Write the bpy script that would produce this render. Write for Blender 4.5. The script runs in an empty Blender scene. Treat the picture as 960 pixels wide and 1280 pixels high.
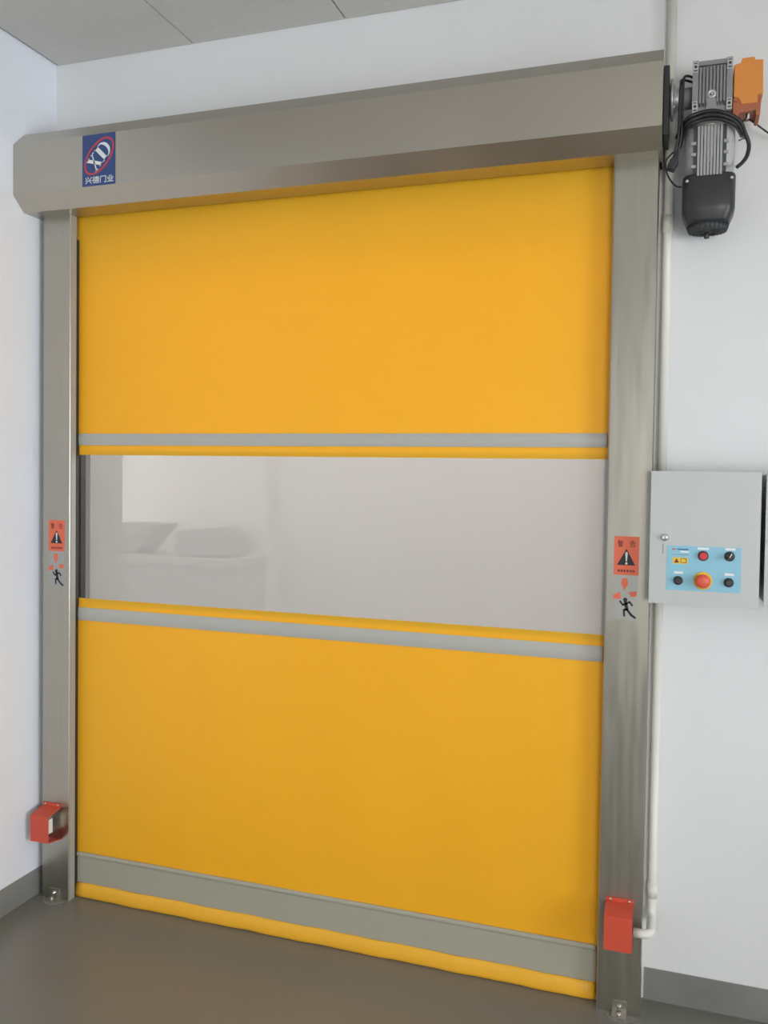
import bpy, bmesh, math
from mathutils import Vector, Matrix
from math import sin, cos, pi, radians as R

S = bpy.context.scene
C = S.collection

# ------------------------------------------------------------------ camera
F_PX, CY = 1096.28, 621.83
CAM = Vector((2.0652, -2.6543, 1.6))
YAW, PITCH, ROLL = 0.3256, -0.0300, 0.0138
fwd = Vector((-sin(YAW) * cos(PITCH), cos(YAW) * cos(PITCH), sin(PITCH)))
rgt = Vector((cos(YAW), sin(YAW), 0))
upv = rgt.cross(fwd)
r2 = rgt * cos(ROLL) + upv * sin(ROLL)
u2 = -rgt * sin(ROLL) + upv * cos(ROLL)
cd = bpy.data.cameras.new('camera')
cam = bpy.data.objects.new('camera', cd)
C.objects.link(cam)
cam.matrix_world = Matrix(((r2.x, u2.x, -fwd.x, CAM.x), (r2.y, u2.y, -fwd.y, CAM.y),
                           (r2.z, u2.z, -fwd.z, CAM.z), (0, 0, 0, 1)))
cd.sensor_fit = 'VERTICAL'
cd.sensor_height = 36.0
cd.sensor_width = 27.0
cd.lens = F_PX / 1280 * 36.0
cd.shift_y = (CY - 640) / 1280
cd.clip_start = 0.02
S.camera = cam


def at(px, py, Y):
    """point of the place at depth plane y=Y that the photograph shows at (px, py)"""
    r = fwd + r2 * ((px - 480) / F_PX) - u2 * ((py - CY) / F_PX)
    t = (Y - CAM.y) / r.y
    return CAM + r * t


# ------------------------------------------------------------------ world, lights, exposure
W = bpy.data.worlds.new('overcast_sky')
S.world = W
W.use_nodes = True
bg = W.node_tree.nodes['Background']
bg.inputs[0].default_value = (0.75, 0.85, 1.0, 1)
bg.inputs[1].default_value = 0.9


def area(name, loc, rot, sx, sy, power, col):
    l = bpy.data.lights.new(name, 'AREA')
    l.shape = 'RECTANGLE'
    l.size, l.size_y, l.energy, l.color = sx, sy, power, col
    o = bpy.data.objects.new(name, l)
    C.objects.link(o)
    o.location, o.rotation_euler = loc, rot
    return o


# daylight through the room's two windows; the room beyond gets two added, unseen lights
area('daylight_front_window', (3.70, -5.16, 1.40), (R(90), 0, 0), 1.6, 1.7, 120, (1.0, 0.98, 0.95))
area('daylight_right_window', (4.86, -2.6, 1.40), (R(90), 0, R(90)), 2.6, 1.7, 190, (0.80, 0.90, 1.0))
area('added_side_light_far_room', (-1.86, 1.75, 1.6), (R(90), 0, R(-90)), 1.6, 1.5, 45, (1.0, 0.97, 0.95))  # unseen side light, added on the left so the left jamb stays unlit
area('added_top_light_far_room', (1.1, 1.75, 3.08), (0, 0, 0), 3.6, 1.4, 92, (1.0, 0.97, 0.94))  # no fixture: added overhead to brighten film and curtain evenly from behind

vs = S.view_settings
vs.view_transform = 'Standard'
vs.look = 'None'
vs.gamma = 1
vs.use_curve_mapping = False
vs.exposure = 0.14

# ------------------------------------------------------------------ measures of the place
XW = -0.185          # left wall
D = 0.1055           # face of the wall behind the door
ZC = 3.10            # ceiling
XR, YF = 4.70, -5.0  # right wall, wall behind the camera
XL0, XL1, XR0, XR1 = -0.156, -0.0365, 1.864, 1.987   # guide columns
ZH1, ZH2, ZH3, ZH4 = 2.506, 2.5546, 2.7291, 2.7823   # housing profile heights
HY, HC, XH1 = -0.1207, -0.0667, 1.9956


# ------------------------------------------------------------------ materials
def lin(c):
    return tuple(((v / 255) / 12.92 if v / 255 <= 0.04045 else ((v / 255 + 0.055) / 1.055) ** 2.4) for v in c) + (1,)


def mat(name, col, rough=0.5, metal=0.0, noise=0.0, nscale=8.0, bump=0.0, bscale=200.0, spec=0.5, stretch=None, rvar=0.0,
        coat=0.0):
    m = bpy.data.materials.new(name)
    m.use_nodes = True
    nt = m.node_tree
    b = nt.nodes['Principled BSDF']
    b.inputs['Base Color'].default_value = col
    b.inputs['Roughness'].default_value = rough
    b.inputs['Metallic'].default_value = metal
    b.inputs['Specular IOR Level'].default_value = spec
    b.inputs['Coat Weight'].default_value = coat
    tc = nt.nodes.new('ShaderNodeTexCoord')
    mp = nt.nodes.new('ShaderNodeMapping')
    nt.links.new(tc.outputs['Object'], mp.inputs['Vector'])
    if stretch:
        mp.inputs['Scale'].default_value = stretch
    if noise or rvar:
        n = nt.nodes.new('ShaderNodeTexNoise')
        n.inputs['Scale'].default_value = nscale
        n.inputs['Detail'].default_value = 4
        nt.links.new(mp.outputs[0], n.inputs['Vector'])
        if noise:
            mr = nt.nodes.new('ShaderNodeMapRange')
            mr.inputs['From Min'].default_value = 0.3
            mr.inputs['From Max'].default_value = 0.7
            mr.inputs['To Min'].default_value = 1 - noise
            mr.inputs['To Max'].default_value = 1 + noise
            nt.links.new(n.outputs['Fac'], mr.inputs['Value'])
            mx = nt.nodes.new('ShaderNodeMix')
            mx.data_type = 'RGBA'
            mx.blend_type = 'MULTIPLY'
            mx.inputs['Factor'].default_value = 1
            mx.inputs[6].default_value = col
            nt.links.new(mr.outputs[0], mx.inputs[7])
            nt.links.new(mx.outputs[2], b.inputs['Base Color'])
        if rvar:
            mr = nt.nodes.new('ShaderNodeMapRange')
            mr.inputs['From Min'].default_value = 0.3
            mr.inputs['From Max'].default_value = 0.7
            mr.inputs['To Min'].default_value = rough - rvar
            mr.inputs['To Max'].default_value = rough + rvar
            nt.links.new(n.outputs['Fac'], mr.inputs['Value'])
            nt.links.new(mr.outputs[0], b.inputs['Roughness'])
    if bump:
        n2 = nt.nodes.new('ShaderNodeTexNoise')
        n2.inputs['Scale'].default_value = bscale
        n2.inputs['Detail'].default_value = 2
        nt.links.new(mp.outputs[0], n2.inputs['Vector'])
        bp = nt.nodes.new('ShaderNodeBump')
        bp.inputs['Strength'].default_value = bump
        bp.inputs['Distance'].default_value = 0.002
        nt.links.new(n2.outputs['Fac'], bp.inputs['Height'])
        nt.links.new(bp.outputs[0], b.inputs['Normal'])
    return m


M = {}
M['wall'] = mat('wall_paint', (0.80, 0.81, 0.82, 1), 0.75, noise=0.015, nscale=2.5, bump=0.12, bscale=160)
M['wall_left'] = mat('wall_paint_cool_cast', (0.81, 0.83, 0.89, 1), 0.75, noise=0.015, nscale=2.5, bump=0.12, bscale=160)  # wall paint with the cool daylight cast tinted into its colour
M['rail'] = mat('guide_rail_grey', (0.42, 0.41, 0.37, 1), 0.5, 0.2)
M['shell_grey'] = mat('motor_shell_grey', (0.50, 0.51, 0.505, 1), 0.5, noise=0.04, nscale=30)
M['ceiling'] = mat('ceiling_board', (0.63, 0.61, 0.58, 1), 0.9, noise=0.03, nscale=60, bump=0.3, bscale=260)
M['ceiling_gap'] = mat('ceiling_joint', (0.05, 0.05, 0.05, 1), 0.9)
M['floor'] = mat('floor_epoxy', (0.205, 0.198, 0.172, 1), 0.32, noise=0.05, nscale=1.2, bump=0.04, bscale=120, rvar=0.02)
M['skirt'] = mat('skirting_paint', (0.225, 0.225, 0.212, 1), 0.42, noise=0.10, nscale=9)
M['steel'] = mat('brushed_steel', (0.52, 0.49, 0.425, 1), 0.36, 1.0, noise=0.025, nscale=3, stretch=(1, 1, 1), rvar=0.04)
M['steel_v'] = mat('brushed_steel_column', (0.475, 0.455, 0.395, 1), 0.33, 1.0, noise=0.03, nscale=4, stretch=(14, 14, 1), rvar=0.04)
M['rubber'] = mat('black_rubber', (0.022, 0.022, 0.022, 1), 0.6)
M['zinc'] = mat('zinc_bolt', (0.7, 0.7, 0.68, 1), 0.3, 1.0)
M['grout'] = mat('floor_grout', (0.26, 0.25, 0.22, 1), 0.8, noise=0.2, nscale=60)
M['red'] = mat('red_powder_coat', (0.66, 0.085, 0.045, 1), 0.42)
M['white_plastic'] = mat('white_plastic', (0.84, 0.84, 0.80, 1), 0.35)
M['pvc'] = mat('pvc_pipe', (0.80, 0.79, 0.73, 1), 0.35, noise=0.02, nscale=14)
M['box'] = mat('box_enamel', (0.53, 0.545, 0.535, 1), 0.42, bump=0.05, bscale=400)
M['box_body'] = mat('box_enamel_body', (0.50, 0.52, 0.53, 1), 0.45)
M['chrome'] = mat('chrome', (0.8, 0.8, 0.8, 1), 0.15, 1.0)
M['panel_blue'] = mat('panel_print_blue', lin((138, 194, 216)), 0.4)
M['black'] = mat('black_plastic', (0.025, 0.026, 0.03, 1), 0.42)
M['black_fan'] = mat('black_fan_cover', (0.030, 0.031, 0.035, 1), 0.38)
M['cable'] = mat('black_cable', (0.018, 0.018, 0.019, 1), 0.45)
M['btn_red'] = mat('button_red', (0.62, 0.03, 0.035, 1), 0.35)
M['btn_orange'] = mat('stop_button_red', (0.72, 0.10, 0.06, 1), 0.38)
M['btn_yellow'] = mat('stop_ring_yellow', (0.86, 0.50, 0.03, 1), 0.4)
M['label_yellow'] = mat('label_yellow', (0.80, 0.56, 0.05, 1), 0.5)
M['print_white'] = mat('print_white', (0.80, 0.81, 0.82, 1), 0.5)
M['print_black'] = mat('print_black', (0.02, 0.021, 0.024, 1), 0.5)
M['print_red'] = mat('print_red', (0.55, 0.06, 0.08, 1), 0.5)
M['print_grey'] = mat('print_grey', (0.30, 0.30, 0.31, 1), 0.5)
M['print_maroon'] = mat('print_dark_red', (0.24, 0.035, 0.02, 1), 0.5)
M['print_blue'] = mat('print_navy', (0.035, 0.07, 0.22, 1), 0.45)
M['sticker_red'] = mat('sticker_orange_red', (0.82, 0.165, 0.085, 1), 0.45)
M['sticker_clear'] = mat('sticker_silver', (0.44, 0.445, 0.42, 1), 0.35, 0.55)
M['alu'] = mat('cast_aluminium', (0.34, 0.345, 0.35, 1), 0.45, 0.75, bump=0.15, bscale=300)
M['alu_light'] = mat('cast_aluminium_bright', (0.56, 0.56, 0.555, 1), 0.42, 0.6)
M['motor_grey'] = mat('motor_paint_grey', (0.36, 0.365, 0.36, 1), 0.5, noise=0.04, nscale=30)
M['motor_dark'] = mat('motor_gap_dark', (0.06, 0.065, 0.07, 1), 0.6)
M['orange'] = mat('switch_cover_orange', (0.74, 0.27, 0.055, 1), 0.42)
M['orange_dark'] = mat('switch_base_orange', (0.42, 0.13, 0.06, 1), 0.5)
M['frame_white'] = mat('window_frame_white', (0.75, 0.76, 0.77, 1), 0.4)
M['far_grey'] = mat('far_bench_grey', (0.42, 0.41, 0.40, 1), 0.6)
M['far_dark'] = mat('far_cover_grey', (0.24, 0.24, 0.24, 1), 0.7)
M['far_wall'] = mat('far_wall_paint', (0.82, 0.80, 0.78, 1), 0.8)


def cloth(name, col, trans, rough=0.42, bump=0.06):
    """PVC coated fabric: mostly diffuse with a little gloss, some light comes through"""
    m = mat(name, col, rough, noise=0.012, nscale=1.5, bump=bump, bscale=420)
    nt = m.node_tree
    out = nt.nodes['Material Output']
    b = nt.nodes['Principled BSDF']
    t = nt.nodes.new('ShaderNodeBsdfTranslucent')
    t.inputs[0].default_value = col
    mx = nt.nodes.new('ShaderNodeMixShader')
    mx.inputs[0].default_value = trans
    nt.links.new(b.outputs[0], mx.inputs[1])
    nt.links.new(t.outputs[0], mx.inputs[2])
    nt.links.new(mx.outputs[0], out.inputs[0])
    return m


M['yellow'] = cloth('yellow_pvc_fabric', (0.96, 0.57, 0.028, 1), 0.30)
M['yellow_bag'] = cloth('yellow_pvc_bag', (0.98, 0.50, 0.035, 1), 0.04)
M['grey_band'] = cloth('grey_pvc_band', (0.43, 0.415, 0.33, 1), 0.03)
M['grey_strip'] = cloth('grey_pvc_strip', (0.50, 0.49, 0.45, 1), 0.03)


def film(name, clear, tint):
    m = bpy.data.materials.new(name)
    m.use_nodes = True
    nt = m.node_tree
    nt.nodes.clear()
    out = nt.nodes.new('ShaderNodeOutputMaterial')
    tr = nt.nodes.new('ShaderNodeBsdfTransparent')
    tr.inputs[0].default_value = (0.95, 0.94, 0.92, 1)
    df = nt.nodes.new('ShaderNodeBsdfDiffuse')
    df.inputs[0].default_value = tint
    tl = nt.nodes.new('ShaderNodeBsdfTranslucent')
    tl.inputs[0].default_value = tint
    gl = nt.nodes.new('ShaderNodeBsdfGlossy')
    gl.inputs['Roughness'].default_value = 0.16
    fr = nt.nodes.new('ShaderNodeFresnel')
    fr.inputs[0].default_value = 1.45
    n = nt.nodes.new('ShaderNodeTexNoise')
    n.inputs['Scale'].default_value = 1.2
    tc = nt.nodes.new('ShaderNodeTexCoord')
    nt.links.new(tc.outputs['Object'], n.inputs['Vector'])
    bp = nt.nodes.new('ShaderNodeBump')
    bp.inputs['Strength'].default_value = 0.25
    bp.inputs['Distance'].default_value = 0.02
    nt.links.new(n.outputs['Fac'], bp.inputs['Height'])
    nt.links.new(bp.outputs[0], gl.inputs['Normal'])
    m1 = nt.nodes.new('ShaderNodeMixShader')
    m1.inputs[0].default_value = 0.5
    nt.links.new(df.outputs[0], m1.inputs[1])
    nt.links.new(tl.outputs[0], m1.inputs[2])
    m2 = nt.nodes.new('ShaderNodeMixShader')
    m2.inputs[0].default_value = clear
    nt.links.new(m1.outputs[0], m2.inputs[1])
    nt.links.new(tr.outputs[0], m2.inputs[2])
    m3 = nt.nodes.new('ShaderNodeMixShader')
    nt.links.new(fr.outputs[0], m3.inputs[0])
    nt.links.new(m2.outputs[0], m3.inputs[1])
    nt.links.new(gl.outputs[0], m3.inputs[2])
    nt.links.new(m3.outputs[0], out.inputs[0])
    return m


M['film'] = film('clear_pvc_film', 0.34, (0.58, 0.57, 0.56, 1))
M['film_edge'] = film('clear_pvc_welded_edge', 0.20, (0.42, 0.42, 0.41, 1))
M['glass'] = film('window_glass', 0.96, (0.8, 0.8, 0.8, 1))


# ------------------------------------------------------------------ mesh helpers (world coordinates in, one mesh object out)
def new():
    return bmesh.new()


def box(bm, x0, x1, y0, y1, z0, z1):
    v = [bm.verts.new(p) for p in ((x0, y0, z0), (x1, y0, z0), (x1, y1, z0), (x0, y1, z0),
                                   (x0, y0, z1), (x1, y0, z1), (x1, y1, z1), (x0, y1, z1))]
    for f in ((3, 2, 1, 0), (4, 5, 6, 7), (0, 1, 5, 4), (1, 2, 6, 5), (2, 3, 7, 6), (3, 0, 4, 7)):
        bm.faces.new([v[i] for i in f])
    return bm


def prism(bm, pts, axis, a, b):
    """extrude a closed 2D outline along an axis: x -> (y,z), y -> (x,z), z -> (x,y)"""
    def P(p, t):
        return {'x': (t, p[0], p[1]), 'y': (p[0], t, p[1]), 'z': (p[0], p[1], t)}[axis]
    va = [bm.verts.new(P(p, a)) for p in pts]
    vb = [bm.verts.new(P(p, b)) for p in pts]
    n = len(pts)
    bm.faces.new(va)
    bm.faces.new(vb[::-1])
    for i in range(n):
        j = (i + 1) % n
        bm.faces.new((va[j], va[i], vb[i], vb[j]))
    bmesh.ops.recalc_face_normals(bm, faces=bm.faces)
    return bm


def loft(bm, rings, cap=True):
    vs_ = [[bm.verts.new(p) for p in r] for r in rings]
    n = len(rings[0])
    for k in range(len(rings) - 1):
        for i in range(n):
            j = (i + 1) % n
            f = bm.faces.new((vs_[k][i], vs_[k][j], vs_[k + 1][j], vs_[k + 1][i]))
            f.smooth = True
    if cap:
        bm.faces.new(vs_[0][::-1])
        bm.faces.new(vs_[-1])
    bmesh.ops.recalc_face_normals(bm, faces=bm.faces)
    return bm


def lathe(bm, c, axis, prof, n=28, sq=None):
    """prof: (offset along axis, radius); sq: superellipse exponent for a squarish section"""
    rings = []
    for t, r in prof:
        ring = []
        for k in range(n):
            a = 2 * pi * (k + 0.5) / n
            ca, sa = cos(a), sin(a)
            if sq:
                s = (abs(ca) ** sq + abs(sa) ** sq) ** (-1 / sq)
            else:
                s = 1
            u, v = r * s * ca, r * s * sa
            ring.append({'x': (c[0] + t, c[1] + u, c[2] + v), 'y': (c[0] + u, c[1] + t, c[2] + v),
                         'z': (c[0] + u, c[1] + v, c[2] + t)}[axis])
        rings.append(ring)
    return loft(bm, rings)


def smooth_path(pts, per=8):
    pts = [Vector(p) for p in pts]
    out = []
    for i in range(len(pts) - 1):
        p0 = pts[max(i - 1, 0)]
        p1, p2 = pts[i], pts[i + 1]
        p3 = pts[min(i + 2, len(pts) - 1)]
        for k in range(per):
            t = k / per
            out.append(0.5 * ((2 * p1) + (p2 - p0) * t + (2 * p0 - 5 * p1 + 4 * p2 - p3) * t * t +
                              (3 * p1 - p0 - 3 * p2 + p3) * t ** 3))
    out.append(pts[-1])
    return out


def tube(bm, pts, r, n=10, smooth=True, per=8):
    P = smooth_path(pts, per) if smooth else [Vector(p) for p in pts]
    rings = []
    up = None
    for i, p in enumerate(P):
        t = (P[min(i + 1, len(P) - 1)] - P[max(i - 1, 0)]).normalized()
        if up is None:
            up = t.orthogonal().normalized()
        up = (up - t * up.dot(t)).normalized()
        sd = t.cross(up)
        rings.append([p + (up * cos(2 * pi * k / n) + sd * sin(2 * pi * k / n)) * r for k in range(n)])
    return loft(bm, rings)


def poly(bm, pts2, y, th=0.0004):
    """flat print: closed outline in (x,z), thickness th towards the viewer side (-y)"""
    return prism(bm, pts2, 'y', y, y - th)


def bevel(bm, w, seg=2, ang=30):
    ed = [e for e in bm.edges if len(e.link_faces) == 2 and e.calc_face_angle(0) > R(ang)]
    bmesh.ops.bevel(bm, geom=ed, offset=w, segments=seg, profile=0.5, affect='EDGES', clamp_overlap=True)
    return bm


def wloc(o):
    return Vector(o['_w']) if o is not None and '_w' in o else Vector((0, 0, 0))


def obj(name, bm, m, parent=None, base=None, label=None, shade=False):
    me = bpy.data.meshes.new(name)
    if base is None:
        base = wloc(parent)
    base = Vector(base)
    bmesh.ops.translate(bm, verts=bm.verts, vec=-base)
    bm.to_mesh(me)
    bm.free()
    if shade:
        for p in me.polygons:
            p.use_smooth = True
    me.materials.append(M[m])
    o = bpy.data.objects.new(name, me)
    C.objects.link(o)
    if parent is not None:
        o.parent = parent
    else:
        o.location = base
    o['_w'] = tuple(base)
    if label:
        o['label'] = label
    return o


def thing(name, label, cat, loc, group=None):
    o = bpy.data.objects.new(name, None)
    o.empty_display_size = 0.05
    C.objects.link(o)
    o.location = loc
    o['_w'] = tuple(loc)
    o['label'] = label
    o['category'] = cat
    if group:
        o['group'] = group
    return o


def tag(o, label, cat, group=None):
    o['label'] = label
    o['category'] = cat
    if group:
        o['group'] = group
    return o


def struct(name, bm, m, parent=None, base=None):
    o = obj(name, bm, m, parent, base)
    if parent is None:
        o['kind'] = 'structure'
    return o


def text_mesh(bm, body, cx, cz, height, width, y, th=0.0004):
    """flat lettering centred on (cx, cz), scaled to width x height, in the plane y"""
    cu = bpy.data.curves.new('lettering', 'FONT')
    cu.body = body
    cu.resolution_u = 3
    cu.offset = 0.010
    to = bpy.data.objects.new('lettering', cu)
    C.objects.link(to)
    bpy.context.view_layer.update()
    dg = bpy.context.evaluated_depsgraph_get()
    me = to.evaluated_get(dg).to_mesh()
    vs_ = [v.co.copy() for v in me.vertices]
    fs = [tuple(p.vertices) for p in me.polygons]
    to.evaluated_get(dg).to_mesh_clear()
    bpy.data.objects.remove(to)
    if not vs_:
        return bm
    x0, x1 = min(v.x for v in vs_), max(v.x for v in vs_)
    y0, y1 = min(v.y for v in vs_), max(v.y for v in vs_)
    nv = [bm.verts.new((cx + ((v.x - x0) / (x1 - x0) - 0.5) * width, y - th,
                        cz + ((v.y - y0) / (y1 - y0) - 0.5) * height)) for v in vs_]
    for f in fs:
        try:
            bm.faces.new([nv[i] for i in f])
        except ValueError:
            pass
    return bm


# ------------------------------------------------------------------ the room
bm = new()
box(bm, XW - 0.2, XR + 0.2, YF - 0.2, 2.9, -0.1, 0)
struct('floor', bm, 'floor')

OX0, OX1, OZ = -0.033, 1.848, 2.44       # door opening in the wall
bm = new()
box(bm, XW - 0.2, OX0, D, D + 0.2, 0, ZC + 0.1)
box(bm, OX1, XR + 0.2, D, D + 0.2, 0, ZC + 0.1)
box(bm, OX0, OX1, D, D + 0.2, OZ, ZC + 0.1)
struct('wall_back', bm, 'wall')
bm = new()                               # grey lining added to darken the sides of the opening, seen through the film
box(bm, OX0, OX0 + 0.004, D + 0.002, D + 0.2, 0, OZ)
box(bm, OX1 - 0.004, OX1, D + 0.002, D + 0.2, 0, OZ)
struct('trim_2', bm, 'box_body')

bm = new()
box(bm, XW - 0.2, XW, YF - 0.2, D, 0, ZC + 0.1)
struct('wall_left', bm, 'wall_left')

bm = new()                               # right wall with a window
wy0, wy1, wz0, wz1 = -3.9, -1.3, 0.55, 2.25
box(bm, XR, XR + 0.2, YF - 0.2, wy0, 0, ZC + 0.1)
box(bm, XR, XR + 0.2, wy1, D, 0, ZC + 0.1)
box(bm, XR, XR + 0.2, wy0, wy1, 0, wz0)
box(bm, XR, XR + 0.2, wy0, wy1, wz1, ZC + 0.1)
struct('wall_right', bm, 'wall')
bm = new()
wx0, wx1 = 2.90, 4.50                    # wall behind the camera with a window
box(bm, XW, wx0, YF - 0.2, YF, 0, ZC + 0.1)
box(bm, wx1, XR, YF - 0.2, YF, 0, ZC + 0.1)
box(bm, wx0, wx1, YF - 0.2, YF, 0, wz0)
box(bm, wx0, wx1, YF - 0.2, YF, wz1, ZC + 0.1)
struct('wall_front', bm, 'wall')


def window(name, along, a0, a1, plane):
    def bx(bm, a, b, z0, z1, t0=0.0, t1=0.05):
        if along == 'x':
            box(bm, a, b, plane - t1, plane - t0, z0, z1)
        else:
            box(bm, plane + t0, plane + t1, a, b, z0, z1)
    bm = new()
    bx(bm, a0, a1, wz0, wz0 + 0.05)
    bx(bm, a0, a1, wz1 - 0.05, wz1)
    for k in range(4):
        c = a0 + 0.025 + (a1 - a0 - 0.05) * k / 3
        bx(bm, c - 0.025, c + 0.025, wz0 + 0.05, wz1 - 0.05)
    o = struct(name, bm, 'frame_white')
    for k in range(3):
        c0 = a0 + 0.05 + (a1 - a0 - 0.05) * k / 3
        c1 = a0 + (a1 - a0 - 0.05) * (k + 1) / 3
        bm = new()
        bx(bm, c0, c1, wz0 + 0.05, wz1 - 0.05, 0.022, 0.028)
        obj('pane', bm, 'glass', o)
    return o


window('window_1', 'x', wx0, wx1, YF - 0.05)
window('window_2', 'y', wy0, wy1, XR + 0.05)

# ceiling: dark backing with separate acoustic boards
bm = new()
box(bm, XW - 0.2, XR + 0.2, YF - 0.2, D + 0.2, ZC + 0.012, ZC + 0.1)
ceil = struct('ceiling', bm, 'ceiling_gap')
TW, TL = 0.5765, 1.153
bm = new()
box(bm, 0.003, TW - 0.003, -TL + 0.003, -0.003, ZC, ZC + 0.012)
tile_me = None
jx0 = 0.40 - TW
for i in range(9):
    for j in range(5):
        if tile_me is None:
            t = obj('ceiling_board', bm, 'ceiling', ceil)
            tile_me = t.data
        else:
            t = bpy.data.objects.new('ceiling_board', tile_me)
            C.objects.link(t)
            t.parent = ceil
        t.location = (jx0 + i * TW, D - j * TL, 0)

# painted skirting
HS = 0.097
bm = new()
box(bm, 1.9945, XR, D - 0.005, D, 0, HS)
struct('baseboard_back', bm, 'skirt')
bm = new()
box(bm, XW, XW + 0.005, YF, D, 0, HS)
struct('baseboard_left', bm, 'skirt')
bm = new()
box(bm, XR - 0.005, XR, YF, D - 0.005, 0, HS)
struct('baseboard_right', bm, 'skirt')

# the room beyond the door, seen dimly through the clear film
FY = 2.6
bm = new()
box(bm, -1.7, 3.2, FY, FY + 0.1, 0, ZC)
struct('wall_far', bm, 'far_wall')
bm = new()
box(bm, -1.8, -1.7, D + 0.2, 0.95, 0, ZC)
box(bm, -1.8, -1.7, 2.55, FY, 0, ZC)
box(bm, -1.8, -1.7, 0.95, 2.55, 0, 0.85)
box(bm, -1.8, -1.7, 0.95, 2.55, 2.35, ZC)
struct('wall_far_left', bm, 'far_wall')
bm = new()
box(bm, 3.2, 3.3, D + 0.2, FY, 0, ZC)
struct('wall_far_right', bm, 'far_wall')
bm = new()
box(bm, -1.7, 3.2, D + 0.2, FY, ZC, ZC + 0.1)
struct('ceiling_far', bm, 'ceiling')
bm = new()
px_ = at(310, 650, FY - 0.06).x
box(bm, px_, px_ + 0.13, FY - 0.06, FY, 0, ZC)
struct('trim_1', bm, 'far_wall')

# low bench and two covered things behind the film
bx0 = at(128, 693, 2.2).x
bz = at(200, 694, 2.2).z
bl = at(306, 700, 2.2).x - bx0
bt = thing('work_bench', 'long pale grey bench dimly seen through the clear film panel', 'bench', (bx0 + bl / 2, 2.3, 0))
bm = new()
box(bm, bx0, bx0 + bl, 2.05, 2.52, bz - 0.04, bz)
obj('bench_top', bm, 'far_grey', bt)
bm = new()
box(bm, bx0 + 0.03, bx0 + bl - 0.03, 2.10, 2.50, 0.12, bz - 0.04)
obj('bench_cabinet', bm, 'far_grey', bt)
for lx in (bx0 + 0.04, bx0 + bl - 0.10):
    for ly in (2.11, 2.44):
        bm = new()
        box(bm, lx, lx + 0.06, ly, ly + 0.05, 0, 0.12)
        obj('leg', bm, 'far_grey', bt)


def far_block(name, label, outline):
    pts = [at(px, py, 2.2) for px, py in outline]
    lo = min(p.z for p in pts)
    bm = new()
    prism(bm, [(p.x, p.z - lo + bz) for p in pts], 'y', 2.2, 2.45)
    bevel(bm, 0.01)
    o = obj(name, bm, 'far_dark', base=(sum(p.x for p in pts) / len(pts), 2.32, bz))
    return o


tag(far_block('equipment_cover', 'grey slant sided cover on bench behind clear film, near the left column',
              [(140, 656), (200, 658), (170, 693), (140, 693)]),
    'grey slant-sided cover dimly seen through the film, nearest the left column', 'cover')
tag(far_block('equipment_case', '', [(219, 668), (270, 666), (290, 676), (290, 700), (219, 700)]),
    'grey low case dimly seen through the film, right of the slant-sided cover', 'case')

# ------------------------------------------------------------------ housing of the curtain roll
hs = thing('roll_housing', 'long brushed steel housing with chamfered edges across the top of the door', 'door housing',
           ((XW + XH1) / 2, 0, ZH1))
x0h = XW + 0.002
HB = D - 0.002
prof = [(HB, ZH1), (HB, ZH4), (HC, ZH4), (HY, ZH3), (HY, ZH2), (HC, ZH1), (0.030, ZH1)]
inn = [(0.030, ZH1 + 0.003), (HC + 0.001, ZH1 + 0.003), (HY + 0.003, ZH2 + 0.001), (HY + 0.003, ZH3 - 0.001),
       (HC + 0.001, ZH4 - 0.003), (HB - 0.003, ZH4 - 0.003), (HB - 0.003, ZH1)]
bm = new()
prism(bm, prof + inn, 'x', x0h + 0.003, XH1 - 0.003)
obj('cover', bm, 'steel', hs)
octo = [(HB, ZH1), (HB, ZH4), (HC, ZH4), (HY, ZH3), (HY, ZH2), (HC, ZH1)]
for xa, xb in ((x0h, x0h + 0.003), (XH1 - 0.003, XH1)):
    bm = new()
    prism(bm, octo, 'x', xa, xb)
    obj('end_plate', bm, 'steel', hs)
bm = new()
lathe(bm, (0, 0.000, 2.664), 'x', [(x0h + 0.02, 0.06), (XH1 - 0.02, 0.06)], 24)
obj('roller', bm, 'yellow', hs)

# logo sticker on the housing
LX0, LX1, LZ0, LZ1 = 0.107, 0.239, 2.5560, 2.7285
yl = HY - 0.0002
bm = new()
box(bm, LX0, LX1, yl - 0.0006, yl, LZ0, LZ1)
logo = obj('logo_sticker', bm, 'print_blue', hs, label='blue logo sticker with a red ring and white letters')
yl -= 0.0006
lcx, lcz = LX0 + 0.0675, LZ1 - 0.0745
TA = R(47)


def rotp(u, v, s=1.0):
    return (lcx + (u * cos(TA) - v * sin(TA)) * s, lcz + (u * sin(TA) + v * cos(TA)) * s)


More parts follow.
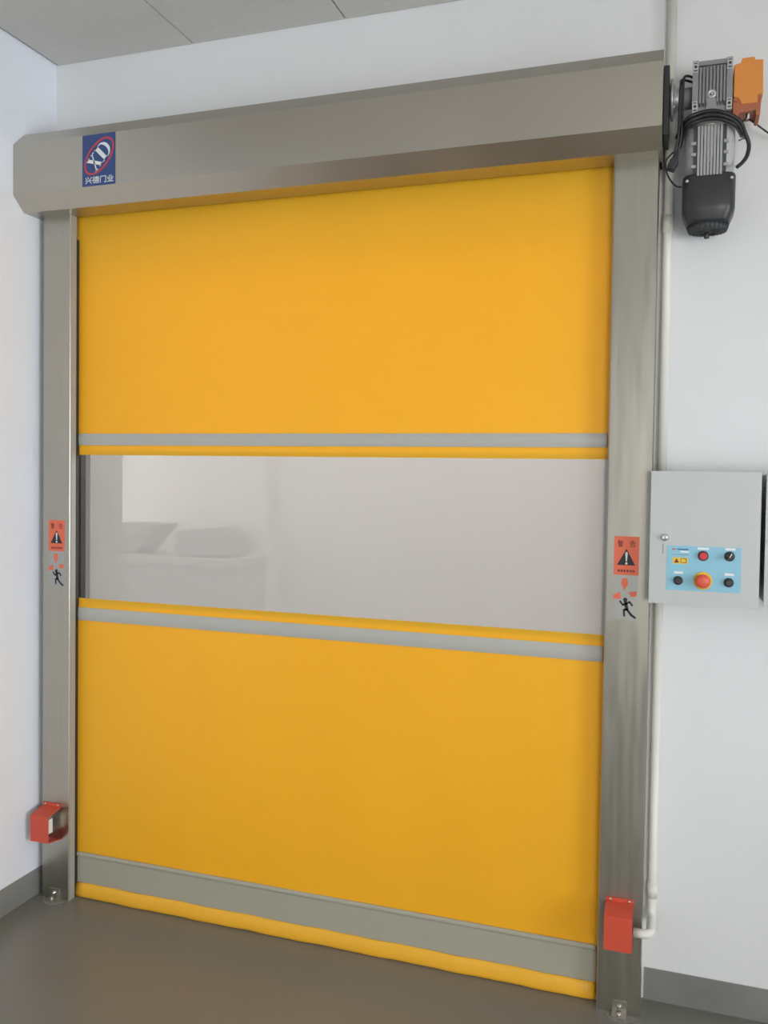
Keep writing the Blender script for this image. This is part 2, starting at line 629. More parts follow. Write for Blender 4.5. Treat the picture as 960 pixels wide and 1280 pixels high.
bm = new()
N = 56
a_, b_ = 0.0745, 0.0435
ro, ri = [], []
for k in range(N):
    t = 2 * pi * k / N
    p, q = rotp(a_ * cos(t), b_ * sin(t)), rotp((a_ - 0.0075) * cos(t), (b_ - 0.0070) * sin(t))
    ro.append(bm.verts.new((p[0], yl - 0.0005, p[1])))
    ri.append(bm.verts.new((q[0], yl - 0.0005, q[1])))
for k in range(N):
    j = (k + 1) % N
    bm.faces.new((ro[k], ro[j], ri[j], ri[k]))
obj('ring', bm, 'print_red', logo)
h2 = 0.0275
bm = new()                                # letter X: one thick and one thin stroke with serifs
X0 = -0.050
for pl in ([(X0 + 0.001, h2), (X0 + 0.014, h2), (X0 + 0.045, -h2), (X0 + 0.032, -h2)],
           [(X0 + 0.034, h2), (X0 + 0.039, h2), (X0 + 0.010, -h2), (X0 + 0.005, -h2)],
           [(X0 - 0.003, h2), (X0 + 0.019, h2), (X0 + 0.019, h2 - 0.003), (X0 - 0.003, h2 - 0.003)],
           [(X0 + 0.029, h2), (X0 + 0.045, h2), (X0 + 0.045, h2 - 0.003), (X0 + 0.029, h2 - 0.003)],
           [(X0 - 0.001, -h2), (X0 + 0.016, -h2), (X0 + 0.016, -h2 + 0.003), (X0 - 0.001, -h2 + 0.003)],
           [(X0 + 0.027, -h2), (X0 + 0.049, -h2), (X0 + 0.049, -h2 + 0.003), (X0 + 0.027, -h2 + 0.003)]):
    poly(bm, [rotp(*p) for p in pl], yl)
obj('letter', bm, 'print_white', logo)
bm = new()                                # letter D
D0 = 0.004
poly(bm, [rotp(*p) for p in [(D0, h2), (D0 + 0.015, h2), (D0 + 0.015, -h2), (D0, -h2)]], yl)
for s in (1, -1):
    poly(bm, [rotp(*p) for p in [(D0 - 0.004, s * h2), (D0 + 0.022, s * h2), (D0 + 0.022, s * (h2 - 0.003)),
                                 (D0 - 0.004, s * (h2 - 0.003))]], yl)
outr = [(D0 + 0.021 + 0.026 * sin(pi * k / 12), h2 * cos(pi * k / 12)) for k in range(13)]
innr = [(D0 + 0.021 + 0.0145 * sin(pi * k / 12), (h2 - 0.003) * cos(pi * k / 12)) for k in range(13)]
for k in range(12):
    poly(bm, [rotp(*outr[k]), rotp(*outr[k + 1]), rotp(*innr[k + 1]), rotp(*innr[k])], yl)
obj('letter', bm, 'print_white', logo)
bm = new()
text_mesh(bm, '\u5174\u5fb7\u95e8\u4e1a', (LX0 + LX1) / 2 + 0.003, LZ0 + 0.0195, 0.024, 0.114, yl)
obj('lettering', bm, 'print_white', logo)


# ------------------------------------------------------------------ guide columns
def column(xa, xb, inner, label):
    """inner: +1 the slot side is at xb (left column), -1 at xa (right column)"""
    t = thing('guide_column', label, 'door column', ((xa + xb) / 2, 0.05, 0))
    s = xb if inner > 0 else xa
    o = xa if inner > 0 else xb
    c = 0.0018 * inner
    pts = [(o + c, 0), (s - c, 0), (s, 0.0018), (s, 0.044), (s - 0.022 * inner, 0.044), (s - 0.022 * inner, 0.058),
           (s, 0.058), (s, D), (o, D), (o, 0.0018)]
    bm = new()
    prism(bm, pts, 'z', 0, ZH1)
    obj('body', bm, 'steel_v', t)
    for y0, y1 in ((0.031, 0.044), (0.058, D - 0.004)):
        bm = new()
        box(bm, min(s, s + 0.0035 * inner), max(s, s + 0.0035 * inner), y0, y1, 0.0, ZH1 - 0.08 if y0 < 0.05 else ZH1)
        obj('seal_strip', bm, 'rubber', t, label='black rubber seal strip')
    bm = new()
    box(bm, min(s, s + 0.002 * inner), max(s, s + 0.002 * inner), 0.004, 0.031, 0.0, ZH1)
    obj('guide_rail', bm, 'rail', t)
    # anchor bracket at the foot
    ax = (xa + xb) / 2 + (-0.001 if inner > 0 else 0.003)
    bm = new()
    prism(bm, [(0, 0), (0, 0.038), (-0.004, 0.038), (-0.004, 0.004), (-0.030, 0.004), (-0.030, 0)], 'x', ax - 0.021, ax + 0.021)
    br = obj('anchor_bracket', bm, 'steel', t)
    bm = new()                            # smear of mortar around the bracket
    prism(bm, [(ax + 0.004 + (0.040 + 0.006 * sin(3 * a) + 0.004 * sin(7 * a + ax)) * cos(a),
                -0.024 + (0.022 + 0.004 * sin(4 * a + 1)) * sin(a)) for a in [2 * pi * k / 28 for k in range(28)]], 'z', 0.0002, 0.0014)
    obj('mortar_smear', bm, 'grout', t)
    bm = new()
    lathe(bm, (ax, -0.004, 0.024), 'y', [(0, 0.007), (-0.005, 0.007), (-0.006, 0.004), (-0.010, 0.004)], 6)
    obj('bolt', bm, 'zinc', br)
    bm = new()
    lathe(bm, (ax, -0.018, 0.004), 'z', [(0, 0.007), (0.005, 0.007), (0.006, 0.004), (0.010, 0.004)], 6)
    obj('bolt', bm, 'zinc', br)
    return t


def stickers(t, sx, sz):
    """red warning sticker and, below it, the figure sticker; sx, sz: upper left corner"""
    def q(u, v):
        return (sx + (u - 385) / 245 * 0.071, sz - (v - 235) / 375 * 0.113)

    def quad(bm, y, pts):
        return poly(bm, [q(*p) for p in pts], y, 0.0003)
    bm = new()
    quad(bm, -0.0001, [(385, 235), (632, 235), (630, 612), (385, 612)])
    w = obj('warning_sticker', bm, 'sticker_red', t, label='orange-red warning sticker with a black triangle')
    y = -0.0005
    bm = new()
    quad(bm, y, [(416, 515), (508, 356), (594, 515)])
    obj('triangle', bm, 'print_black', w)
    bm = new()
    quad(bm, y - 0.0004, [(496, 395), (508, 384), (520, 395), (514, 478), (502, 478)])
    cx, cz = q(508, 498)
    quad(bm, y - 0.0004, [(508 + 12 * cos(2 * pi * k / 10), 498 + 12 * sin(2 * pi * k / 10)) for k in range(10)])
    obj('exclamation_mark', bm, 'print_white', w)
    bm = new()
    for u, ch in ((447, '\u8b66'), (568, '\u544a')):
        cx, cz = q(u, 306)
        text_mesh(bm, ch, cx, cz, 0.0195, 0.0165, y)
    obj('lettering', bm, 'print_maroon', w)
    bm = new()
    for k in range(6):
        u = 425 + k * 29
        quad(bm, y, [(u, 560), (u + 20, 560), (u + 20, 582), (u, 582)])
    obj('small_print', bm, 'print_maroon', w)
    # second sticker
    bm = new()
    quad(bm, -0.0001, [(387, 616), (628, 612), (612, 1052), (387, 1042)])
    f = obj('figure_sticker', bm, 'sticker_clear', t, label='silver sticker with a black running figure under red arrows')
    bm = new()
    quad(bm, y, [(470, 645), (520, 640), (530, 700), (495, 762), (462, 700)])
    quad(bm, y, [(387, 806), (450, 778), (462, 842), (387, 852)])
    quad(bm, y, [(535, 775), (615, 765), (612, 815), (560, 824)])
    obj('arrow_marks', bm, 'sticker_red', f)

    def limb(bm, pts, w):
        for (a, b) in zip(pts[:-1], pts[1:]):
            dx, dz = b[0] - a[0], b[1] - a[1]
            L = math.hypot(dx, dz)
            nx, nz = -dz / L * w, dx / L * w
            ex, ez = dx / L * w * 0.6, dz / L * w * 0.6
            quad(bm, y - 0.0002, [(a[0] + nx - ex, a[1] + nz - ez), (b[0] + nx + ex, b[1] + nz + ez),
                                  (b[0] - nx + ex, b[1] - nz + ez), (a[0] - nx - ex, a[1] - nz - ez)])
    bm = new()
    quad(bm, y - 0.0002, [(505 + 21 * cos(2 * pi * k / 12), 852 + 21 * sin(2 * pi * k / 12)) for k in range(12)])
    limb(bm, [(508, 875), (523, 948)], 17)
    limb(bm, [(512, 893), (548, 872), (574, 905)], 9)
    limb(bm, [(510, 893), (482, 903), (455, 868)], 9)
    limb(bm, [(520, 945), (494, 952), (498, 1010)], 10)
    limb(bm, [(524, 948), (566, 998), (604, 1024)], 11)
    obj('running_figure', bm, 'print_black', f)


cl = column(XL0, XL1, 1, 'tall steel guide column on the left, between white side wall and yellow curtain')
stickers(cl, -0.129, 1.404)
cr = column(XR0, XR1, -1, 'tall steel guide column on the right, between yellow curtain and grey control box')
stickers(cr, 1.885, 1.419)

# ------------------------------------------------------------------ the curtain
CX0, CX1, CYP = -0.052, 1.878, 0.051
ct = thing('roll_up_curtain', 'yellow fabric roll-up door curtain with a clear film window and grey bands', 'door curtain',
           (0.91, CYP, 0))


def sheet(name, m, z0, z1, amp, nx=64, nz=24, x0=CX0, x1=CX1, y=CYP, th=0.0012, label=None):
    bm = new()
    rows = []
    for s in (-1, 1):
        grid = []
        for j in range(nz + 1):
            z = z0 + (z1 - z0) * j / nz
            row = []
            for i in range(nx + 1):
                x = x0 + (x1 - x0) * i / nx
                e = min(1, (x - x0) / 0.25, (x1 - x) / 0.25) * min(1, (z - z0) / 0.12 + 0.15, (z1 - z) / 0.12 + 0.15)
                w = (sin(x * 5.1 + z * 2.2) + 0.6 * sin(x * 11.3 - z * 3.9 + 1) + 0.45 * sin(x * 17.0 + z * 6.5 + 2)) / 2
                row.append(bm.verts.new((x, y + s * th / 2 + amp * e * w, z)))
            grid.append(row)
        rows.append(grid)
    for s, g in zip((-1, 1), rows):
        for j in range(nz):
            for i in range(nx):
                v = (g[j][i], g[j][i + 1], g[j + 1][i + 1], g[j + 1][i])
                f = bm.faces.new(v if s < 0 else v[::-1])
                f.smooth = True
    a, b = rows
    for j in (0, nz):
        for i in range(nx):
            f = bm.faces.new((a[j][i], a[j][i + 1], b[j][i + 1], b[j][i]))
            for e in f.edges:
                e.smooth = False
    for i in (0, nx):
        for j in range(nz):
            f = bm.faces.new((a[j][i], a[j + 1][i], b[j + 1][i], b[j][i]))
            for e in f.edges:
                e.smooth = False
    bmesh.ops.recalc_face_normals(bm, faces=bm.faces)
    return obj(name, bm, m, ct, label=label)


sheet('upper_panel', 'yellow', 1.6785, 2.60, 0.0020)
sheet('lower_panel', 'yellow', 0.003, 1.0830, 0.0035)


def strip(name, m, z0, z1, proud, x0=-0.034, x1=1.855, y=CYP, label=None, round_=0.0):
    """a welded band standing a little proud of the fabric"""
    yb = y + 0.001
    n = 8
    pr = [(yb, z0)]
    for k in range(n + 1):
        t = k / n
        pr.append((y - 0.001 - proud * (1 - (1 - round_) * 0 - round_ * (2 * t - 1) ** 2 * 0.9), z0 + (z1 - z0) * t))
    pr.append((yb, z1))
    bm = new()
    prism(bm, pr, 'x', x0, x1)
    return obj(name, bm, m, ct, label=label)


g = 'grey wind-bar pocket'
strip('bar_pocket', 'grey_strip', 1.680, 1.7225, 0.007, round_=0.75, label=g)
sheet('edge_strip', 'yellow', 1.6445, 1.6800, 0, 8, 2, -0.034, 1.878, CYP - 0.0015)
sheet('edge_strip', 'yellow', 1.0815, 1.116, 0, 8, 2, -0.034, 1.878, CYP - 0.0015)
strip('bar_pocket', 'grey_strip', 1.034, 1.0815, 0.007, round_=0.75, label=g)
# clear film window with welded edges
bm = new()
box(bm, 0.012, 1.878, CYP - 0.0008, CYP + 0.0008, 1.100, 1.660)
obj('film_window', bm, 'film', ct, label='milky clear plastic film window')
for xa, xb in ((-0.006, 0.012),):
    bm = new()
    box(bm, xa, xb, CYP - 0.0012, CYP + 0.0012, 1.110, 1.650)
    obj('film_edge', bm, 'film_edge', ct)
# bottom band, with a rolled upper edge, and the yellow bottom bag
strip('bottom_band', 'grey_band', 0.048, 0.153, 0.004)
bm = new()
pr = []
for k in range(14):
    t = 2 * pi * k / 14
    pr.append((CYP - 0.004 + 0.007 * cos(t), 0.159 + 0.009 * sin(t)))
prism(bm, pr, 'x', -0.034, 1.853)
obj('band_roll', bm, 'grey_band', ct)
bm = new()
rings = []
NX = 60
for i in range(NX + 1):
    x = -0.034 + (1.854 + 0.034) * i / NX
    e = min(1.0, 0.35 + min(i, NX - i) / 1.5)
    ring = []
    for k in range(16):
        t = 2 * pi * k / 16
        w = 0.0015 * sin(x * 21) + 0.001 * sin(x * 47 + 1)
        zz = sin(t)
        fy = 0.0125 * cos(t) * (1.0 - 0.45 * max(0.0, zz)) - 0.004 * max(0.0, -zz)
        ring.append((x, CYP - 0.007 + (fy + w * 0.7) * (0.6 + 0.4 * e), 0.0275 + 0.0265 * (abs(zz) ** 0.7) * (1 if zz > 0 else -1) + w * 0.3))
    rings.append(ring)
loft(bm, rings)
obj('bottom_bag', bm, 'yellow_bag', ct)


# ------------------------------------------------------------------ red sensor guards on the columns
def guard(xa, xb, z0, z1, label):
    t = thing('sensor_guard', label, 'sensor guard', ((xa + xb) / 2, -0.03, z0), 'red sensor guards on the guide columns')
    yf, th = -0.070, 0.0025
    zt = z1 + 0.013
    outer = [(-0.0005, zt + 0.012), (-0.0005 - th, zt + 0.012), (-0.0005 - th, zt + 0.001), (yf, z1), (yf, z0),
             (-0.0005, z0 - 0.012)]
    inner = [(-0.0005, z0 - 0.012 + th), (yf + th, z0 + th), (yf + th, z1 - th), (-0.0005, zt - 0.002)]
    bm = new()
    prism(bm, outer + inner, 'x', xa, xb)
    obj('shell', bm, 'red', t)
    bm = new()
    box(bm, xa + 0.016, xb - 0.020, yf + 0.016, yf + 0.048, z0 + 0.022, z1 - 0.022)
    bevel(bm, 0.002)
    sn = obj('sensor', bm, 'white_plastic', t, label='white light sensor')
    for bx_ in (xa + 0.012, xb - 0.012):
        bm = new()
        lathe(bm, (bx_, -0.003, zt + 0.006), 'y', [(0, 0.0045), (-0.003, 0.0045), (-0.0045, 0.002)], 10)
        obj('screw', bm, 'zinc', t)
    return t


guard(-0.149, -0.071, 0.236, 0.332, 'red bent-plate sensor guard low on the left column, open side showing white sensor')
guard(1.884, 1.963, 0.222, 0.322, 'red bent-plate sensor guard low on the right column, beside the white conduit elbow')

# ------------------------------------------------------------------ conduits
PX, PY, PR = 2.0125, D - 0.0195, 0.0132
BX0, BX1, BZ0, BZ1, BYF = 1.987, 2.2755, 1.237, 1.611, -0.060
t = thing('conduit', 'white plastic conduit running from the ceiling down behind the motor to the control box', 'pipe', (PX, PY, BZ1))
bm = new()
tube(bm, [(PX, PY, BZ1), (PX, PY, ZC - 0.001)], PR, 16, smooth=False)
obj('pipe', bm, 'pvc', t)
bm = new()
lathe(bm, (PX, PY, 2.315), 'z', [(0, PR + 0.0025), (0.05, PR + 0.0025)], 16)
obj('coupling', bm, 'pvc', t)
t = thing('conduit', 'white plastic conduit dropping below the control box, bending into the right sensor guard', 'pipe', (PX, PY, 0.26))
bm = new()
EY, EZ = -0.034, 0.268
path = [(PX, PY, BZ0), (PX, PY, EZ + 0.035)]
for k in range(1, 7):
    a = pi / 2 * k / 6
    path.append((PX, PY - 0.03 + 0.03 * cos(a), EZ + 0.035 - 0.035 * sin(a)))
path += [(PX, EY + 0.022, EZ)]
for k in range(1, 7):
    a = pi / 2 * k / 6
    path.append((PX - 0.022 + 0.022 * cos(a), EY + 0.022 - 0.022 * sin(a), EZ))
path += [(1.9655, EY, EZ)]
tube(bm, path, PR, 16, smooth=False)
obj('pipe', bm, 'pvc', t)
bm = new()
lathe(bm, (PX, PY, 0.325), 'z', [(0, PR + 0.002), (0.045, PR + 0.002)], 16)
obj('coupling', bm, 'pvc', t)

# ------------------------------------------------------------------ control box
cb = thing('control_box', 'light grey metal control box with blue button panel beside the right column', 'control box',
           ((BX0 + BX1) / 2, 0.02, BZ0))
bm = new()
box(bm, BX0 + 0.004, BX1 - 0.004, BYF + 0.018, D, BZ0 + 0.004, BZ1 - 0.004)
bevel(bm, 0.003)
obj('body', bm, 'box_body', cb)
bm = new()
box(bm, BX0, BX1, BYF, BYF + 0.016, BZ0, BZ1)
bevel(bm, 0.0025)
door = obj('door', bm, 'box', cb)
bm = new()
lx, lz = 2.0275, 1.4245
lathe(bm, (lx, BYF, lz), 'y', [(0, 0.0105), (-0.004, 0.0105), (-0.006, 0.008), (-0.012, 0.0075), (-0.012, 0.003), (-0.010, 0.0)], 20)
obj('lock', bm, 'chrome', door, label='round chrome lock')
bm = new()
box(bm, lx - 0.0065, lx - 0.0035, BYF - 0.0006, BYF, lz - 0.047, lz - 0.018)
obj('lock_mark', bm, 'print_grey', door)
bm = new()
PX0, PX1, PZ0, PZ1 = 2.034, 2.2285, 1.277, 1.4025
box(bm, PX0, PX1, BYF - 0.001, BYF, PZ0, PZ1)
pn = obj('button_panel', bm, 'panel_blue', cb, label='light blue printed button panel')
yp = BYF - 0.001


def dash(name, m, x, z, w, h, lift=0.0):
    bm = new()
    box(bm, x - w / 2, x + w / 2, yp - 0.0004 - lift, yp, z - h / 2, z + h / 2)
    return obj(name, bm, m, pn)


for (x, z, w) in ((2.130, 1.3965, 0.030), (2.200, 1.3975, 0.026), (2.066, 1.327, 0.024), (2.199, 1.3275, 0.024)):
    dash('button_caption', 'print_white', x, z, w, 0.0065)
for (x, w, m_) in ((2.052, 0.010, 'print_red'), (2.076, 0.030, 'print_blue')):
    dash('printed_line', m_, x, 1.3925, w, 0.0030)
dash('printed_line', 'print_white', 2.081, 1.3855, 0.022, 0.0040)
dash('printed_line', 'print_grey', 2.069, 1.3775, 0.044, 0.0020)
lab = dash('warning_label', 'label_yellow', 2.0695, 1.3605, 0.041, 0.0175)
bm = new()
poly(bm, [(2.053, 1.3545), (2.067, 1.3545), (2.060, 1.367)], yp - 0.0005)
obj('warning_triangle', bm, 'print_maroon', pn)
bm = new()
for a in ((2.0705, 2.0865, 1.3655, 1.3672), (2.0705, 2.0865, 1.3545, 1.3562), (2.0705, 2.0722, 1.3562, 1.3655), (2.0848, 2.0865, 1.3562, 1.3655)):
    box(bm, a[0], a[1], yp - 0.0009, yp - 0.0004, a[2], a[3])
obj('printed_frame', bm, 'print_maroon', pn)


def button(name, x, z, r, m, label=None, ring='black', h=0.012):
    bm = new()
    lathe(bm, (x, yp, z), 'y', [(0, r), (-0.004, r), (-0.006, r * 0.9)], 24)
    o = obj(name, bm, ring, cb, label=label)
    bm = new()
    lathe(bm, (x, yp, z), 'y', [(-0.006, r * 0.78), (-h, r * 0.76), (-h - 0.002, r * 0.6)], 24)
    obj('cap', bm, m, o)
    return o


button('push_button', 2.130, 1.3765, 0.0140, 'btn_red', 'round red push button')
button('push_button', 2.0655, 1.3045, 0.0125, 'black', 'round black push button')
button('push_button', 2.198, 1.3055, 0.0130, 'black', 'round black push button')
o = button('selector_switch', 2.1985, 1.378, 0.0135, 'black', 'black rotary selector switch with white pointer')
bm = new()
hv = [(-0.0022, -0.011), (0.0022, -0.011), (0.0022, 0.011), (-0.0022, 0.011)]
ca, sa = cos(R(-28)), sin(R(-28))
prism(bm, [(2.1985 + u * ca - v * sa, 1.378 + u * sa + v * ca) for u, v in hv], 'y', yp - 0.014, yp - 0.022)
obj('handle', bm, 'black', o)
bm = new()
hv = [(-0.0011, -0.002), (0.0011, -0.002), (0.0011, 0.010), (-0.0011, 0.010)]
prism(bm, [(2.1985 + u * ca - v * sa, 1.378 + u * sa + v * ca) for u, v in hv], 'y', yp - 0.022, yp - 0.0226)
obj('pointer', bm, 'print_white', o)
bm = new()
lathe(bm, (2.1305, yp, 1.3070), 'y', [(0, 0.0250), (-0.003, 0.0250), (-0.004, 0.0235)], 32)
es = obj('emergency_stop', bm, 'btn_yellow', cb, label='red mushroom emergency stop on a yellow ring')
bm = new()
lathe(bm, (2.1305, yp, 1.3070), 'y', [(-0.004, 0.012), (-0.014, 0.012), (-0.015, 0.0185), (-0.020, 0.0195), (-0.025, 0.0175), (-0.027, 0.012)], 32)
obj('mushroom_head', bm, 'btn_orange', es, shade=True)

c2 = thing('control_box', 'grey metal cabinet cut off by the right photo edge, beside the control box', 'control box', (2.43, 0.02, 1.24))
bm = new()
box(bm, 2.292, 2.566, BYF + 0.018, D, 1.247, 1.604)
bevel(bm, 0.003)
obj('body', bm, 'box_body', c2)
bm = new()
box(bm, 2.288, 2.570, BYF, BYF + 0.016, 1.243, 1.608)
bevel(bm, 0.0025)
d2 = obj('door', bm, 'box', c2)
bm = new()
lathe(bm, (2.320, BYF, 1.42), 'y', [(0, 0.0105), (-0.004, 0.0105), (-0.006, 0.008), (-0.012, 0.0075)], 20)
obj('lock', bm, 'chrome', d2)

# ------------------------------------------------------------------ gear motor on the end of the housing
MX, MY = 2.1215, 0.005
gm = thing('gear_motor', 'grey gear motor with black fan cover hanging beside the housing end', 'motor', (MX, MY, 2.270))
AZ = 2.664
bm = new()                                # black bearing bracket on the housing end
prism(bm, [(-0.075, 2.545), (0.055, 2.545), (0.055, 2.735), (-0.075, 2.735)], 'x', XH1 + 0.0005, XH1 + 0.016)
bevel(bm, 0.003)
obj('bracket', bm, 'black', gm)
bm = new()
lathe(bm, (0, -0.005, AZ), 'x', [(XH1 + 0.016, 0.030), (XH1 + 0.020, 0.056), (XH1 + 0.027, 0.056), (XH1 + 0.028, 0.036)], 32)
fl = obj('flange', bm, 'alu_light', gm)
for k in range(4):
    a = pi / 4 + k * pi / 2
    bm = new()
    lathe(bm, (XH1 + 0.027, -0.005 + 0.046 * cos(a), AZ + 0.046 * sin(a)), 'x', [(0, 0.005), (0.004, 0.005)], 6)
    obj('bolt', bm, 'zinc', fl)
bm = new()
lathe(bm, (0, -0.005, AZ), 'x', [(XH1 + 0.027, 0.036), (2.035, 0.033), (2.037, 0.029), (2.075, 0.029)], 28)
obj('shaft_neck', bm, 'alu_light', gm)

gx0, gx1, gz0, gz1, gy0, gy1 = 2.072, 2.1755, 2.600, 2.744, -0.050, 0.050
bm = new()
box(bm, gx0 + 0.004, gx1 - 0.004, gy0 + 0.006, gy1, gz0 + 0.004, gz1 - 0.006)
bevel(bm, 0.004)
gb = obj('gearbox', bm, 'alu', gm)
for k in range(8):                        # cooling ribs
    x = gx0 + 0.0205 + k * (gx1 - gx0 - 0.041) / 7
    bm = new()
    prism(bm, [(gy0 + 0.007, gz0 + 0.020), (gy0 - 0.008, gz0 + 0.026), (gy0 - 0.008, gz1 - 0.020), (gy0 + 0.007, gz1 - 0.014)], 'x', x - 0.0020, x + 0.0020)
    obj('rib', bm, 'alu', gb)
for xa in (gx0, gx1 - 0.0150):            # machined side rails with four bolt pads
    bm = new()
    box(bm, xa, xa + 0.015, gy0 - 0.006, gy1, gz0, gz1)
    bevel(bm, 0.002)
    obj('side_rail', bm, 'alu', gb)
    for za in (gz0 + 0.002, gz1 - 0.034):
        bm = new()
        box(bm, xa + 0.0005, xa + 0.0145, gy0 - 0.010, gy0 - 0.005, za, za + 0.030)
        bevel(bm, 0.0015)
        pad = obj('bolt_pad', bm, 'alu_light', gb)
        bm = new()
        lathe(bm, (xa + 0.0075, gy0 - 0.010, za + 0.016), 'y', [(0, 0.0038), (-0.0005, 0.0038)], 12)
        box(bm, xa + 0.003, xa + 0.012, gy0 - 0.0105, gy0 - 0.010, za + 0.004, za + 0.007)
        box(bm, xa + 0.003, xa + 0.012, gy0 - 0.0105, gy0 - 0.010, za + 0.024, za + 0.0265)
        obj('bolt_hole', bm, 'print_black', gb)
bm = new()
box(bm, gx0 + 0.015, gx1 - 0.015, gy0 - 0.004, gy1 - 0.01, gz1 - 0.014, gz1 - 0.002)
bevel(bm, 0.002)
obj('top_edge', bm, 'alu', gb)
bm = new()
lathe(bm, (2.1225, gy0, 2.6485), 'y', [(0.007, 0.0120), (-0.010, 0.0120), (-0.011, 0.010), (-0.011, 0.0055), (-0.008, 0.005)], 20)
obj('oil_plug', bm, 'alu_light', gb)
bm = new()
prism(bm, [(2.1225 - 0.016, gz0 + 0.002), (2.1225 + 0.016, gz0 + 0.002), (2.1225 + 0.009, gz0 + 0.040), (2.1225 - 0.009, gz0 + 0.040)], 'y', gy0 - 0.009, gy0 + 0.007)
obj('boss', bm, 'alu', gb)

bm = new()                                # motor: mounting flange, shell, fin block
lathe(bm, (MX, MY, 0), 'z', [(2.566, 0.052), (2.570, 0.054), (2.588, 0.054), (2.5985, 0.042)], 36)
obj('motor_flange', bm, 'alu_light', gm)
bm = new()
lathe(bm, (MX, MY, 0), 'z', [(2.425, 0.050), (2.452, 0.054), (2.458, 0.066), (2.560, 0.067), (2.566, 0.062)], 36, sq=2.6)
sh = obj('motor_shell', bm, 'shell_grey', gm)
fx0, fx1 = 2.0785, 2.1640
fyb = MY - 0.062
bm = new()
box(bm, fx0, fx1, fyb - 0.004, MY, 2.424, 2.562)
obj('fin_block', bm, 'motor_dark', gm)
for k in range(8):
    x = fx0 + 0.0135 + k * (fx1 - fx0 - 0.027) / 7
    bm = new()
    box(bm, x - 0.0031, x + 0.0031, fyb - 0.010, fyb, 2.426, 2.560)
    obj('fin', bm, 'motor_grey', gm)
for x in (fx0 + 0.001, fx1 - 0.001):
    for z in (2.452, 2.485, 2.515):
        bm = new()
        box(bm, x - 0.006, x + 0.006, fyb - 0.009, fyb, z - 0.004, z + 0.004)
        obj('fin_bridge', bm, 'motor_grey', gm)
bm = new()                                # fan cover
lathe(bm, (MX, MY, 0), 'z', [(2.430, 0.056), (2.432, 0.0690), (2.428, 0.0705), (2.345, 0.0700), (2.332, 0.0680), (2.312, 0.0585), (2.303, 0.056)], 48, sq=4.5)
fc = obj('fan_cover', bm, 'black_fan', gm)
bm = new()
lathe(bm, (MX, MY, 0), 'z', [(2.303, 0.055), (2.289, 0.050), (2.287, 0.044)], 36)
obj('grille', bm, 'motor_dark', fc)
for k in range(26):
    a = 2 * pi * k / 26
    bm = new()
    tube(bm, [(MX + 0.0555 * cos(a), MY + 0.0555 * sin(a), 2.305), (MX + 0.0505 * cos(a), MY + 0.0505 * sin(a), 2.2885),
              (MX + 0.020 * cos(a), MY + 0.020 * sin(a), 2.2845)], 0.0019, 6, smooth=False)
    obj('grille_bar', bm, 'black_fan', fc)
bm = new()
lathe(bm, (MX - 0.002, MY - 0.0, 0), 'z', [(2.298, 0.0075), (2.272, 0.0075), (2.270, 0.006)], 16)
obj('end_nub', bm, 'black_fan', fc)
for s in (-1, 1):
    bm = new()
    lathe(bm, (MX + s * 0.0575, MY - 0.066, 2.414), 'y', [(0, 0.0045), (-0.004, 0.0045), (-0.0055, 0.003)], 12)
    obj('screw', bm, 'zinc', fc)

# orange limit switch on the far side of the gearbox
ls = thing('limit_switch', 'orange limit switch box fixed to the right side of the gearbox', 'limit switch', (2.215, 0, 2.58))
ox0, ox1 = 2.179, 2.2535
oy0, oy1 = -0.052, 0.030
bm = new()
prism(bm, [(ox0, 2.636), (ox0 + 0.014, 2.630), (ox0 + 0.020, 2.614), (ox1 - 0.014, 2.614), (ox1 - 0.012, 2.628), (ox1, 2.634),
           (ox1 - 0.0015, 2.728), (ox1 - 0.022, 2.730), (ox1 - 0.023, 2.738), (ox0 + 0.020, 2.738), (ox0 + 0.017, 2.726), (ox0, 2.722)], 'y', oy0, oy1 - 0.01)
bevel(bm, 0.002)
obj('cover', bm, 'orange', ls)
bm = new()
prism(bm, [(ox0 - 0.0015, 2.634), (ox0 - 0.0015, 2.578), (ox0 + 0.010, 2.578), (ox0 + 0.014, 2.592), (ox1 - 0.018, 2.596), (ox1 - 0.016, 2.580),
           (ox1 - 0.006, 2.580), (ox1 - 0.004, 2.634)], 'y', oy0 + 0.003, oy1)
bevel(bm, 0.002)
obj('base', bm, 'orange_dark', ls)
bm = new()
lathe(bm, (2.216, -0.025, 2.583), 'z', [(0, 0.0065), (0.010, 0.0065), (0.016, 0.006)], 12)
obj('cable_gland', bm, 'white_plastic', ls)
for x, z in ((ox0 + 0.006, 2.628), (ox1 - 0.008, 2.630)):
    bm = new()
    lathe(bm, (x, oy0 + 0.003, z), 'y', [(0, 0.006), (-0.004, 0.006)], 12)
    obj('corner_screw', bm, 'orange_dark', ls)


# ------------------------------------------------------------------ cables
def cable(pts, r, label, group=None):
    bm = new()
    P = [at(*p) for p in pts]
    tube(bm, P, r, 8)
    lo = min(P, key=lambda p: p.z)
    return tag(obj('cable', bm, 'cable', base=lo), label, 'cable', group)


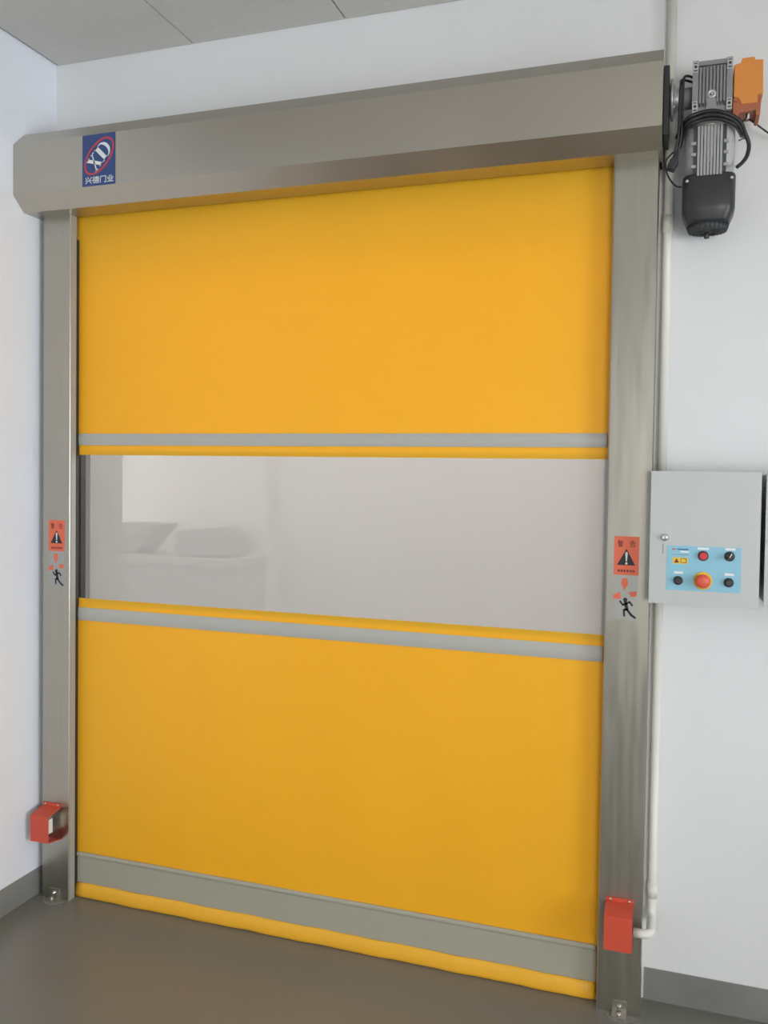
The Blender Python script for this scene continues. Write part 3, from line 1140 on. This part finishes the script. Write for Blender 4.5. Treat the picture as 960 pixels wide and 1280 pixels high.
YC = -0.078
cc = thing('cable_coil', 'black cable coiled in several turns over the top of the grey motor', 'cable', (2.12, -0.08, 2.45))
for pts, r in (
        ([(846, 172, 0.05), (852, 160, -0.03), (860, 148, YC), (875, 141, YC - 0.004), (893, 138.5, YC - 0.006), (912, 143, YC - 0.004), (925, 152, YC + 0.01),
          (931, 165, YC + 0.03), (936, 180, YC + 0.04), (934, 194, YC + 0.04), (928, 203, YC + 0.035), (921, 209, YC + 0.03)], 0.0055),
        ([(848, 178, 0.04), (853, 165, -0.04), (861, 153, YC - 0.002), (876, 146, YC - 0.006), (893, 143.5, YC - 0.008), (910, 147, YC - 0.006), (922, 155, YC + 0.01),
          (929, 168, YC + 0.04), (932, 172, 0.02)], 0.0055),
        ([(850, 184, 0.03), (854, 170, -0.04), (862, 157, YC), (877, 150.5, YC - 0.004), (893, 148.5, YC - 0.005), (908, 151, YC - 0.004), (920, 158, YC + 0.01),
          (927, 170, 0.02)], 0.0050)):
    bm = new()
    tube(bm, [at(*p) for p in pts], r, 8)
    obj('cable_turn', bm, 'cable', cc)
bm = new()
tube(bm, [at(931, 172, YC + 0.03), at(927, 174, YC + 0.03), at(923, 176, YC + 0.03)], 0.0016, 6)
obj('tie_end', bm, 'cable', cc)
cable([(868, 98, -0.01), (860, 95, -0.05), (855, 98, -0.066), (854, 115, -0.068), (853, 140, -0.068), (852, 165, -0.068), (849, 185, -0.06), (845, 199, -0.05)],
      0.0035, 'thin black cable dropping from the gearbox side to the connector, the right one of two')
cable([(866, 103, 0.0), (853, 100, -0.05), (851, 106, -0.068), (850, 125, -0.070), (849, 150, -0.070), (848, 170, -0.068), (845, 188, -0.06), (841, 199, -0.05)],
      0.0035, 'thin black cable dropping from the gearbox side to the connector, the left one of two')
cable([(852, 234, -0.060), (844, 232, -0.055), (836, 222, -0.045), (832, 210, -0.04), (833, 200, -0.04), (840, 192, -0.045), (844, 190, -0.05)],
      0.0024, 'thin black wire curving from the fan cover up to the connector')
cable([(933, 134, -0.030), (933.5, 143, -0.032), (931, 150, -0.035), (925, 152.5, -0.045), (918, 151.5, -0.06)], 0.0026,
      'thin black cord hanging from the limit switch gland to the coil')
cable([(918, 134, -0.020), (925, 141, -0.01), (940, 151.5, 0.02), (960, 166, 0.06), (985, 184, 0.098), (1010, 200, 0.102)], 0.0026,
      'straight black wire running from the limit switch toward the right photo edge')
bm = new()
pc = [at(838, 200, -0.05), at(847, 193, -0.05), at(848, 203, -0.05), at(842, 214, -0.05), at(833, 211, -0.05)]
prism(bm, [(p.x, p.z) for p in pc], 'y', -0.062, -0.030)
bevel(bm, 0.003)
tag(obj('cable_connector', bm, 'black', base=(pc[0].x, -0.046, pc[3].z)), 'black cable connector block hanging between the motor and the right column', 'connector')

for o in C.objects:
    if '_w' in o:
        del o['_w']
